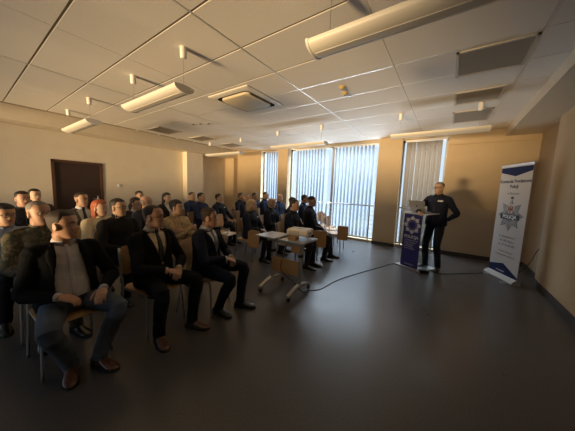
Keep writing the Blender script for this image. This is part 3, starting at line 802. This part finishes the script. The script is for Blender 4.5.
# third row
person('woman in light blue shirt with dark tied hair at the left edge', -3.95, .30, D(5), H=1.25, look=D(15), top='shirt', topm=bluesh, trm=trz, hair='woman', hairm=hd, hlen=.10, female=True, sk='warm', glasses=True, vox=.008)
person('red-haired woman in cream jacket', -4.32, 1.25, D(8), H=1.255, look=D(22), top='shirt', topm=cream, trm=trz, hair='woman', hairm=hr, hlen=.17, female=True, sk='fair', vox=.008)
person('bald man in dark jacket behind the man with glasses in the front row', -4.46, 1.97, D(10), H=1.315, look=D(20), top='uniform', topm=djb, trm=trz, hair='fringe', hairm=hg, sk='warm', vox=.009)
person('police officer with greying short hair seated beyond the empty pale chair', -4.75, 4.76, D(14), H=1.36, look=D(10), top='uniform', topm=police, trm=policet, hair='buzz', hairm=hg, sk='warm', vox=.010, group=GO)
person('tall police officer in front of the narrow window, behind the bald officer', -5.0, 5.90, D(14), H=1.415, look=D(8), top='uniform', topm=police_lit, trm=policet, hair='buzz', hairm=hd, sk='warm', vox=.010, group=GO)
person('bald police officer in the window-lit blue shirt in front of the column between the windows', -4.45, 5.96, D(-2), H=1.37, look=D(24), top='uniform', topm=police_lit, trm=policet, hair='none', hairm=hg, sk='fair', vox=.010, group=GO)
# fourth row and wall
person('man in olive dress uniform with tie in front of the dark door', -5.02, 1.21, D(8), H=1.345, look=D(20), top='suit', topm=olive, trm=olive, shirtm=shw, tiem=tied, hair='buzz', hairm=hb, sk='warm', vox=.009)
person('man in glasses and tie half hidden left of the bald man in dark jacket', -5.16, 2.08, D(10), H=1.245, look=D(20), top='suit', topm=dj, trm=trz, shirtm=shw, tiem=tied, hair='full', hairm=hd, sk='warm', glasses=True, vox=.009)
person('man with dark short hair sitting higher up near the left edge', -5.36, .60, D(5), H=1.345, look=D(12), top='uniform', topm=dj, trm=trz, hair='short', hairm=hd, sk='ruddy', vox=.009)
person('dark-haired police officer by the pilaster, left of the empty pale chair', -5.16, 3.58, D(14), H=1.36, look=D(18), lean=D(0), top='uniform', topm=police_lit, trm=policet, hair='short', hairm=hd, sk='warm', vox=.010, group=GO)
person('dark-haired police officer leaning back just behind the empty pale chair', -5.06, 4.13, D(16), H=1.34, look=D(22), lean=D(-6), top='uniform', topm=police, trm=policet, hair='short', hairm=hd, sk='warm', arms='thigh', vox=.010, group=GO, badge=True)
person('woman with long dark hair in dark jacket sitting by the cream wall', -5.68, 2.98, D(10), H=1.33, look=D(10), top='suit', topm=dj, trm=trz, shirtm=shw, hair='woman', hairm=hd, hlen=.2, female=True, sk='fair', vox=.010)
person('police officer with short hair farthest left against the pilaster', -5.96, 3.84, D(10), H=1.35, look=D(14), top='uniform', topm=police_lit, trm=policet, hair='buzz', hairm=hd, sk='warm', vox=.010, group=GO)
person('man in the back row, only his face showing behind the dark-haired man at the left', -6.3, .86, D(5), H=1.36, look=D(10), top='sweater', topm=dj, trm=trz, hair='short', hairm=hd, sk='fair', vox=.010)
person('person in the back row whose hair shows between the tie wearer and the bald man', -6.28, 2.62, D(8), H=1.35, look=D(10), top='sweater', topm=dj, trm=trz, hair='short', hairm=hd, sk='warm', vox=.010)
person('police officer farthest back in the corner, left of the greying officer', -5.58, 5.36, D(10), H=1.36, look=D(14), top='uniform', topm=police, trm=policet, hair='short', hairm=hb, sk='warm', vox=.010, group=GO)
person('police officer in the corner seen between the greying officer and the tall one', -5.68, 6.12, D(4), H=1.37, look=D(14), top='uniform', topm=police_lit, trm=policet, hair='short', hairm=hd, sk='warm', vox=.010, group=GO)
# speaker
person('uniformed police officer standing behind the lectern, one arm behind his back', -.17, 5.55, D(-112), H=1.78, look=D(-12), pitch=D(-3), top='uniform', topm=police, trm=policet, hair='buzz', hairm=hg, sk='warm', glasses=True,
       arms=('behind', 'podium'), stand=True, vox=.0065, badge=True, belt=True)

# ------------------------------------------------------------------ chairs
CHS = [(-2.60, .50, 2, 'chair of the man in blue jeans'), (-2.55, 1.18, 10, 'chair of the man with glasses and dark tie in the front row'), (-2.42, 1.75, 22, 'chair of the man in the navy suit and grey tie'),
       (-2.56, 3.85, 12, 'chair of the front row officer behind the projector'), (-2.50, 4.50, 24, 'chair of the tall bald officer at the window end'),
       (-3.33, .47, 5, 'chair of the older man in green camouflage'), (-3.66, 1.26, 5, 'chair of the man in the black turtleneck'), (-3.57, 2.02, 12, 'chair of the soldier in sand camouflage'),
       (-3.45, 3.60, 12, 'chair of the blond policewoman'), (-3.54, 4.36, 14, 'chair of the bald officer next to the blond policewoman'), (-3.32, 5.0, 14, 'chair of the officer hidden behind the front row officer'),
       (-3.32, 5.60, 16, 'chair of the officer in front of the window blinds'), (-3.95, .30, 5, 'chair of the woman in the light blue shirt'), (-4.32, 1.25, 8, 'chair of the red-haired woman'),
       (-4.46, 1.97, 10, 'chair of the bald man in the dark jacket'), (-4.75, 4.76, 14, 'chair of the greying officer'), (-5.0, 5.90, 14, 'chair of the tall officer by the narrow window'), (-4.45, 5.96, -2, 'chair of the bald officer by the column'),
       (-5.02, 1.21, 8, 'chair of the man in olive dress uniform'), (-5.16, 2.08, 10, 'chair of the man in white shirt and tie'), (-5.36, .60, 5, 'chair of the dark-haired man near the left edge'),
       (-5.16, 3.58, 14, 'chair of the officer left of the empty pale chair'), (-5.06, 4.13, 16, 'chair of the officer leaning back'), (-5.68, 2.98, 10, 'chair of the long-haired woman by the wall'),
       (-5.96, 3.84, 10, 'chair of the officer by the pilaster'), (-6.3, .86, 5, 'chair of the back row man at the left'), (-6.28, 2.62, 8, 'chair of the back row person in the middle'),
       (-5.58, 5.36, 10, 'chair of the officer farthest back'), (-5.68, 6.12, 4, 'chair of the officer in the corner')]
for x, y, a, l in CHS:
    c = chair(x+.01, y, D(a), 'plywood '+l)
    if 'blond policewoman' in l and 'bald' not in l or 'behind the projector' in l or 'window end' in l: add_tablet(c)
chair(-4.28, 3.62, D(14), 'empty pale plywood stacking chair in the third row with papers on its seat')
add_tablet(chair(-2.35, 5.62, D(10), 'empty plywood stacking chair with brown back, nearest the right end of the wide window'))
chair(-2.75, 6.15, D(8), 'empty stacking chair next to the window railing, pale in the light')
chair(-3.05, 6.55, D(0), 'empty stacking chair closest to the window, left of the pale one')
b = MB(); b.box((0, 0, .004), (.22, .16, .006), rz=.2); b.box((.03, .02, .03), (.02, .13, .05), rz=.4, bev=.004)
o = b.build('papers', mat('paper_white', (.8, .8, .78), .7)); o.location = (-4.22, 3.63, .447); tag(o, 'white papers lying on the seat of the empty pale chair', 'papers')
# ------------------------------------------------------------------ projector trolley
tb = empty('projector_table', (-1.9, 2.78, 0), 0, 'grey wheeled projector table with two small tops, curved feet and wooden front panel', 'table')
m_top = mat('table_top_grey', (.50, .52, .54), .3, coat=.3); m_frame = mat('table_frame_silver', (.5, .47, .42), .4, metal=.5)
for (x0, x1, y0, y1, z) in ((-2.45, -2.06, 2.66, 3.10, .80), (-1.97, -1.56, 2.64, 3.10, .80)):
    g = MB(); g.box(((x0+x1)/2+1.9, (y0+y1)/2-2.78, z-.011), (x1-x0, y1-y0, .022), bev=.005); g.build('table_top', m_top, tb)
for x in (-2.16, -1.66):
    g = MB(); xx_ = x+1.9
    g.box((xx_, 0, .45), (.035, .06, .66), bev=.006); g.build('column', m_frame, tb)
    g = MB(); g.box((xx_, .02, .765), (.05, .3, .025), bev=.004); g.build('top_bracket', m_frame, tb)
    g = MB(); g.box((xx_, 0, .58), (.055, .075, .05), bev=.008); g.build('height_clamp', m_dark, tb)
    g = MB(); pts = [(xx_, -.30, .075), (xx_, -.2, .115), (xx_, -.08, .145), (xx_, .05, .15), (xx_, .18, .125), (xx_, .29, .08)]
    P, R = crom([V(p) for p in pts], [1]*6, 4); rr = []
    for i, p in enumerate(P):
        hw, hh = .026, .014
        rr.append([p+V((hw, 0, hh)), p+V((-hw, 0, hh)), p+V((-hw, 0, -hh)), p+V((hw, 0, -hh))])
    g.rings(rr); ft = g.build('foot', m_frame, tb)
    for yy in (-.28, .27):
        g = MB(); g.cyl((xx_-.016, yy, .031), (xx_+.016, yy, .031), .029, 18); g.cyl((xx_, yy, .03), (xx_, yy, .075), .010); w = g.build('caster', m_dark, ft, .6)
g = MB(); g.box((-.01, -.02, .385), (.46, .016, .22), bev=.003); g.build('front_panel', m_wood, tb)
g = MB(); g.box((-.01, 0, .73), (.5, .04, .03)); g.build('cross_rail', m_frame, tb)
blk = MB(); blk.box((-1.80, 2.78, .829), (.13, .11, .055), bev=.003); tag(blk.build('wooden_block', m_wood), 'small wooden block propping up the projector on the table', 'block')
pj = empty('projector', (-1.76, 2.90, .858), D(8), 'cream white video projector on a wooden block on the wheeled table', 'projector')
g = MB(); g.box((0, 0, .05), (.33, .26, .095), bev=.014); g.build('projector_body', mat('projector_cream', (.72, .64, .52), .4), pj, .5)
g = MB(); g.tube([(.15, -.04, .05), (.175, -.04, .05), (.178, -.04, .05)], [.04, .04, .034], 20); g.build('lens_ring', m_white, pj, .6)
g = MB(); g.ball((.172, -.04, .05), (.012, .028, .028), 10); g.build('lens', mat('lens_glass', (.1, .12, .15), .05, coat=1), pj, True)
g = MB()
for k in range(7): g.box((-.12+.025*k, -.1302, .05), (.012, .002, .05))
for k in range(6): g.box((.1652, .03+.014*k, .05), (.002, .006, .05))
g.build('vent_grille', mat('grille_tan', (.4, .34, .26), .6), pj)
g = MB(); g.box((.0, 0, .098), (.07, .05, .004), bev=.0015); g.build('control_panel', mat('panel_grey', (.4, .38, .35), .5), pj)
# cables
g = MB(); g.tube([(-1.93, 2.93, .86), (-1.97, 2.9, .79), (-1.98, 2.84, .6), (-1.95, 2.7, .38), (-1.86, 2.68, .28), (-1.74, 2.72, .2), (-1.66, 2.86, .02), (-1.62, 2.98, .006), (-1.5, 3.15, .006), (-1.45, 3.6, .006), (-1.33, 4.05, .006), (-1.08, 4.75, .006), (-.83, 5.45, .006), (-.62, 5.62, .006), (-.3, 5.7, .006)], .0065, 8, smooth=6)
tag(g.build('power_cable', m_dark, None, True), 'long black cable running from the projector across the floor to the lectern', 'cable')
g = MB(); g.tube([(-.28, 5.68, .006), (-.05, 5.3, .006), (.3, 5.55, .006), (.7, 5.95, .006), (1.05, 6.3, .006), (1.3, 6.4, .03), (1.43, 6.42, .25), (1.47, 6.3, .5), (1.48, 6.15, .62), (1.48, 6.05, .66), (1.482, 6.1, .9), (1.483, 6.0, 1.2), (1.484, 5.93, 1.42)], .006, 8, smooth=6)
tag(g.build('wall_cable', m_dark, None, True), 'thin black cable climbing the right wall behind the roll-up banner', 'cable')

# ------------------------------------------------------------------ lectern
def frame_at(p0, p1, z0=0):
    """matrix with x along p0->p1 (readable left to right), y up, z out"""
    x = (V((*p1, 0))-V((*p0, 0))).normalized(); y = V((0, 0, 1)); z = x.cross(y)
    M = Matrix.Identity(4)
    for i in range(3): M[i][0], M[i][1], M[i][2] = x[i], y[i], z[i]
    M.translation = V((*p0, z0)); return M
lx0, lx1 = (-.72, 5.36), (-.385, 5.17)
Lm = frame_at(lx0, lx1); Lw = (V(lx1)-V(lx0)).length
m_blue = mat('lectern_print_blue', (.035, .035, .21), .4, coat=.2); m_acr = glass_mat('clear_acrylic', (.93, .96, .96), .12)
m_prw = mat('print_white', (.75, .76, .8), .5)
lec = empty('lectern', (-.4, 5.4, 0), 0, 'clear acrylic lectern with dark blue printed front panel reading POLICJA', 'lectern')
inv = Matrix.Translation((.4, -5.4, 0)); LM = inv @ Lm
g = MB(); g.prism([(0, .03), (Lw, .03), (Lw, 1.12), (0, 1.12)], -.005, .005, LM); g.build('front_panel', m_blue, lec)
g = MB(); g.prism([(Lw, .03), (Lw+.004, .03), (Lw+.004, 1.12), (Lw, 1.12)], -.42, .005, LM); g.prism([(-.004, .03), (0, .03), (0, 1.12), (-.004, 1.12)], -.42, .005, LM); g.build('side_panels', m_acr, lec)
g = MB(); g.prism([(-.09, 0), (Lw+.09, 0), (Lw+.09, .028), (-.09, .028)], -.47, .06, LM); g.build('base_plate', m_alu, lec)
g = MB(); rr = []
top = [(-.05, 1.135, .03), (Lw+.12, 1.135, .03), (Lw+.12, 1.16, -.46), (-.05, 1.16, -.46)]
g.add([LM @ V(p) for p in top]+[LM @ (V(p)+V((0, .014, 0))) for p in top], [(0, 1, 2, 3), (4, 7, 6, 5), (0, 4, 5, 1), (1, 5, 6, 2), (2, 6, 7, 3), (3, 7, 4, 0)]); g.build('top_shelf', mat('acrylic_top_milky', (.62, .62, .6), .25, coat=.5), lec)
# emblem: white ribbed star with open centre
g = MB(); cx, cy, R = Lw/2, .90, .175
for k in range(8):
    a = PI/8*2*k
    for j, (da, r1) in enumerate(((-.27, .86), (-.13, .95), (0, 1.05), (.13, .95), (.27, .86))):
        d = V((math.cos(a+da), math.sin(a+da))); nn = V((-d.y, d.x)); w = .0095
        a0 = V((cx, cy))+d*R*.60; a1 = V((cx, cy))+d*R*r1
        g.prism([tuple(a0-nn*w*.6), tuple(a1-nn*w), tuple(a1+d*.008), tuple(a1+nn*w), tuple(a0+nn*w*.6)], .005, .0065, LM)
for k in range(24):
    a = 2*PI*k/24; d = V((math.cos(a), math.sin(a))); p = V((cx, cy))+d*R*.47
    g.prism([(p.x+.006*math.cos(t), p.y+.006*math.sin(t)) for t in [2*PI*i/6 for i in range(6)]], .005, .0065, LM)
g.build('star_emblem', m_prw, lec)
TL = lambda x, y, z=.0055: LM @ Matrix.Translation((x, y, z))
text_mesh('lettering', 'POLICJA', .085, m_prw, lec, TL(Lw/2, .655), bold=.003)
for i, s in enumerate(['Komenda Powiatowa', 'Policji w S\u0142ubicach', 'ul. Sienkiewicza', '69-100 S\u0142ubice', 'tel. 47 76 58 200']):
    text_mesh('small_lettering', s, .034, m_prw, lec, TL(.05, .585-.043*i), align='LEFT')
text_mesh('web_address', 'www.policja.pl', .034, m_prw, lec, TL(Lw*.5, .09))
# laptop on the lectern
lp = empty('laptop', (-.42, 5.42, 1.166), 0, 'open silver laptop on the lectern, lid back towards the audience', 'laptop')
Mi = Matrix.Translation((.42, -5.42, -1.166)) @ Lm
g = MB(); g.prism([(.02, 1.166), (.36, 1.166), (.36, 1.182), (.02, 1.182)], -.36, -.12, Mi); g.build('laptop_base', mat('laptop_silver', (.42, .42, .43), .4, metal=.6), lp)
g = MB(); q = [(.02, 1.18, -.115), (.36, 1.18, -.115), (.36, 1.395, -.045), (.02, 1.395, -.045)]
g.add([Mi @ V(p) for p in q]+[Mi @ (V(p)+V((0, .002, -.008))) for p in q], [(0, 1, 2, 3), (4, 7, 6, 5), (0, 4, 5, 1), (1, 5, 6, 2), (2, 6, 7, 3), (3, 7, 4, 0)]); g.build('laptop_lid', mat('laptop_silver', (0, 0, 0)), lp)
g = MB(); Mr = Mi @ Matrix.Translation((.19, 1.287, -.0785)) @ Matrix.Rotation(D(18), 4, 'X')
g.prism([(.016*math.cos(t), .016*math.sin(t)) for t in [2*PI*i/14 for i in range(14)]], 0, .0015, Mr); g.build('lid_logo', m_dark, lp)
# microphone box at lectern foot
g = MB(); g.box((0, 0, .03), (.16, .1, .06), rz=.5, bev=.01); o = g.build('power_strip', m_dark); o.location = (-.27, 5.13, 0); tag(o, 'black power strip on the floor at the foot of the lectern', 'power strip')

# ------------------------------------------------------------------ roll-up banner
bx0, bx1 = (.80, 6.12), (1.10, 5.47)
Bm = frame_at(bx0, bx1); Bw = (V(bx1)-V(bx0)).length
ban = empty('rollup_banner', (.95, 5.8, 0), 0, 'tall white roll-up banner with blue corners, silver police star and POLICJA lettering', 'banner')
BM = Matrix.Translation((-.95, -5.8, 0)) @ Bm
m_bw = mat('banner_white', (.54, .52, .50), .7, spec=.2); m_bn = mat('banner_navy', (.012, .018, .075), .75, spec=.2); m_bt = mat('banner_text_dark', (.04, .04, .06), .5)
g = MB(); g.prism([(0, .09), (Bw, .09), (Bw, 2.10), (0, 2.10)], -.0015, .0015, BM); g.build('banner_sheet', m_bw, ban)
g = MB(); g.prism([(.002, 2.07), (Bw/2, 1.925), (Bw-.002, 2.07), (Bw-.002, 2.0), (Bw/2, 1.93), (.002, 2.0)][0:0] or [(.002, 1.99), (Bw/2, 1.91), (Bw-.002, 1.99), (Bw-.002, 2.075), (.002, 2.075)], .0015, .0025, BM); g.build('top_blue_field', m_bn, ban)
g = MB(); g.prism([(.002, .09), (Bw-.002, .09), (Bw-.002, .13), (Bw/2, .30), (.002, .22)], .0015, .0025, BM); g.build('bottom_blue_field', m_bn, ban)
g = MB(); g.prism([(-.01, 2.095), (Bw+.01, 2.095), (Bw+.01, 2.125), (-.01, 2.125)], -.012, .012, BM); g.build('top_rail', m_alu, ban)
g = MB(); g.rings([[BM @ V((x, y, z)) for y, z in [(.0, -.06), (.0, .075), (.03, .085), (.075, .05), (.095, .012), (.095, -.02), (.06, -.06)]] for x in (-.01, Bw+.01)]); g.build('base_cassette', mat('cassette_grey', (.42, .42, .42), .6), ban, .5)
g = MB(); g.cyl(BM @ V((Bw/2, .08, -.03)), BM @ V((Bw/2, 2.1, -.014)), .009); g.build('support_pole', m_alu, ban, True)
for x in (.12, Bw-.12):
    g = MB(); p = BM @ V((x, .012, -.0)); g.prism([(x-.02, .0), (x+.02, .0), (x+.02, .012), (x-.02, .012)], -.16, .16, BM); g.build('foot', m_alu, ban)
TB = lambda x, y, z=.002: BM @ Matrix.Translation((x, y, z))
text_mesh('title_lettering', 'Komenda Powiatowa', .082, m_bt, ban, TB(Bw/2, 1.82), bold=.003)
text_mesh('title_lettering', 'Policji', .082, m_bt, ban, TB(Bw/2, 1.725), bold=.003)
text_mesh('title_lettering', 'w S\u0142ubicach', .058, m_bt, ban, TB(Bw/2, 1.60))
for i, (s, z) in enumerate([('ul. Sienkiewicza 7', .058), ('69-100 S\u0142ubice', .058), ('tel. 47 76 58 200', .058)]): text_mesh('address_lettering', s, z, m_bt, ban, TB(Bw/2, .80-.078*i))
text_mesh('web_lettering', 'www.slubice.policja.gov.pl', .034, m_bt, ban, TB(Bw/2, .52)); text_mesh('web_lettering', 'komendant@slubice.policja.gov.pl', .034, m_bt, ban, TB(Bw/2, .45))
text_mesh('foot_lettering', 'www.policja.pl', .036, m_prw, ban, TB(Bw/2-.06, .15, .0026))
# star badge
st = empty('star_badge'); st.parent = ban
def starpoly(cx, cy, R, r, n=8, rot=0):
    return [(cx+(R if i % 2 == 0 else r)*math.cos(PI/n*i+rot), cy+(R if i % 2 == 0 else r)*math.sin(PI/n*i+rot)) for i in range(2*n)]
cx, cy = Bw/2, 1.20; ms = mat('badge_silver', (.17, .175, .19), .45, metal=.3); ms2 = mat('badge_silver_light', (.55, .55, .56), .45)
def ngon_fan(g, poly, c, z0, z1):
    n = len(poly); vs = [BM @ V((c[0], c[1], z1))]+[BM @ V((x, y, z0)) for x, y in poly]
    g.add(vs, [(0, 1+i, 1+(i+1) % n) for i in range(n)])
g = MB(); ngon_fan(g, starpoly(cx, cy, .30, .185, 8, PI/2), (cx, cy), .002, .006); g.build('star_plate', ms, st)
g = MB()
for k in range(40):
    a = 2*PI*k/40; d = V((math.cos(a), math.sin(a))); nn = V((-d.y, d.x)); L = .265 if k % 5 == 0 else .215 if k % 5 in (1, 4) else .185
    p0 = V((cx, cy))+d*.12; p1 = V((cx, cy))+d*L; g.prism([tuple(p0-nn*.003), tuple(p1-nn*.003), tuple(p1+nn*.003), tuple(p0+nn*.003)], .005, .0075, BM)
g.build('star_rays', ms2, st)
g = MB(); g.prism([(cx-.22, cy-.075), (cx+.22, cy-.075), (cx+.22, cy+.02), (cx-.22, cy+.02)], .007, .010, BM); g.build('name_band', mat('band_black', (.012, .012, .02), .5), st)
text_mesh('band_lettering', 'POLICJA', .088, m_prw, st, TB(cx, cy-.028, .0105), bold=.002)
g = MB(); g.prism([(cx-.075, cy+.21), (cx+.075, cy+.21), (cx+.075, cy+.10), (cx+.04, cy+.05), (cx, cy+.025), (cx-.04, cy+.05), (cx-.075, cy+.10)], .006, .009, BM); g.build('shield', mat('shield_pale', (.55, .5, .46), .5), st)
g = MB(); mz = .0092
for poly in ([(-.012, .06), (.012, .06), (.018, .12), (.01, .16), (.02, .185), (-.005, .19), (-.012, .165), (-.018, .12)], [(.014, .10), (.055, .075), (.06, .16), (.045, .185), (.03, .15)], [(-.014, .10), (-.055, .075), (-.06, .16), (-.045, .185), (-.03, .15)], [(-.02, .04), (.02, .04), (.012, .07), (-.012, .07)]):
    g.prism([(cx+x, cy+y) for x, y in poly], .009, .0105, BM)
g.build('eagle', mat('eagle_redbrown', (.22, .06, .03), .5), st)
g = MB(); g.prism([(cx-.03, cy+.30), (cx+.03, cy+.30), (cx+.035, cy+.345), (cx+.015, cy+.325), (cx, cy+.355), (cx-.015, cy+.325), (cx-.035, cy+.345)], .002, .005, BM); g.build('crown', m_bt, st)

# ------------------------------------------------------------------ light
W = bpy.data.worlds.new('World'); sc.world = W; W.use_nodes = True
nt = W.node_tree; bg = nt.nodes['Background']; bg.inputs[0].default_value = (.62, .80, 1, 1); bg.inputs[1].default_value = 1.1
def area(name, loc, rot, sx, sy, power, col, spread=PI):
    l = bpy.data.lights.new(name, 'AREA'); l.shape = 'RECTANGLE'; l.size = sx; l.size_y = sy; l.energy = power; l.color = col; l.spread = spread
    o = bpy.data.objects.new(name, l); C.objects.link(o); o.location = loc; o.rotation_euler = rot; return o
# daylight outside the tall windows, pointing into the room (-Y)
area('daylight_outside', (-3.3, 10.6, 6.4), (D(-56), 0, 0), 9.0, 3.4, 4200, (.72, .86, 1))
# warm low daylight entering through the window band in the back wall (+Y)
# daylight thrown up by the bright ground outside the same windows
area('daylight_ground_bounce', (-3.3, 10.8, -2.7), (D(-118), 0, 0), 9.0, 2.2, 1700, (.80, .90, 1))
# warm low sunlight thrown back up by the ground and facades outside, through the back window band (+Y, slightly upwards)
area('warm_outside_glow', (-4.6, -13, -.6), (D(99), 0, 0), 3.2, 1.5, 5000, (1, .69, .35))

# ------------------------------------------------------------------ camera
M3 = ((.8200475791, .5710941023, .0370606842), (-.0938472637, .0703110556, .9931007233), (-.5645481902, .8178678877, -.1112540297))
cd = bpy.data.cameras.new('camera'); cam = bpy.data.objects.new('camera', cd); C.objects.link(cam)
Mx = Matrix.Identity(4)
for i in range(3): Mx[i][0] = M3[0][i]; Mx[i][1] = M3[1][i]; Mx[i][2] = -M3[2][i]
Mx.translation = (0, 0, 1.52); cam.matrix_world = Mx
cd.sensor_width = 36; cd.lens = 36*231.475/575; cd.clip_start = .05
sc.camera = cam
sc.view_settings.view_transform = 'Standard'; sc.view_settings.look = 'None'; sc.view_settings.gamma = 1; sc.view_settings.exposure = .12; sc.view_settings.use_curve_mapping = False
sc.cycles.use_denoising = True
sc.cycles.max_bounces = 8; sc.cycles.diffuse_bounces = 5; sc.cycles.transparent_max_bounces = 12; sc.cycles.caustics_reflective = False; sc.cycles.caustics_refractive = False
sc.cycles.sample_clamp_indirect = 6
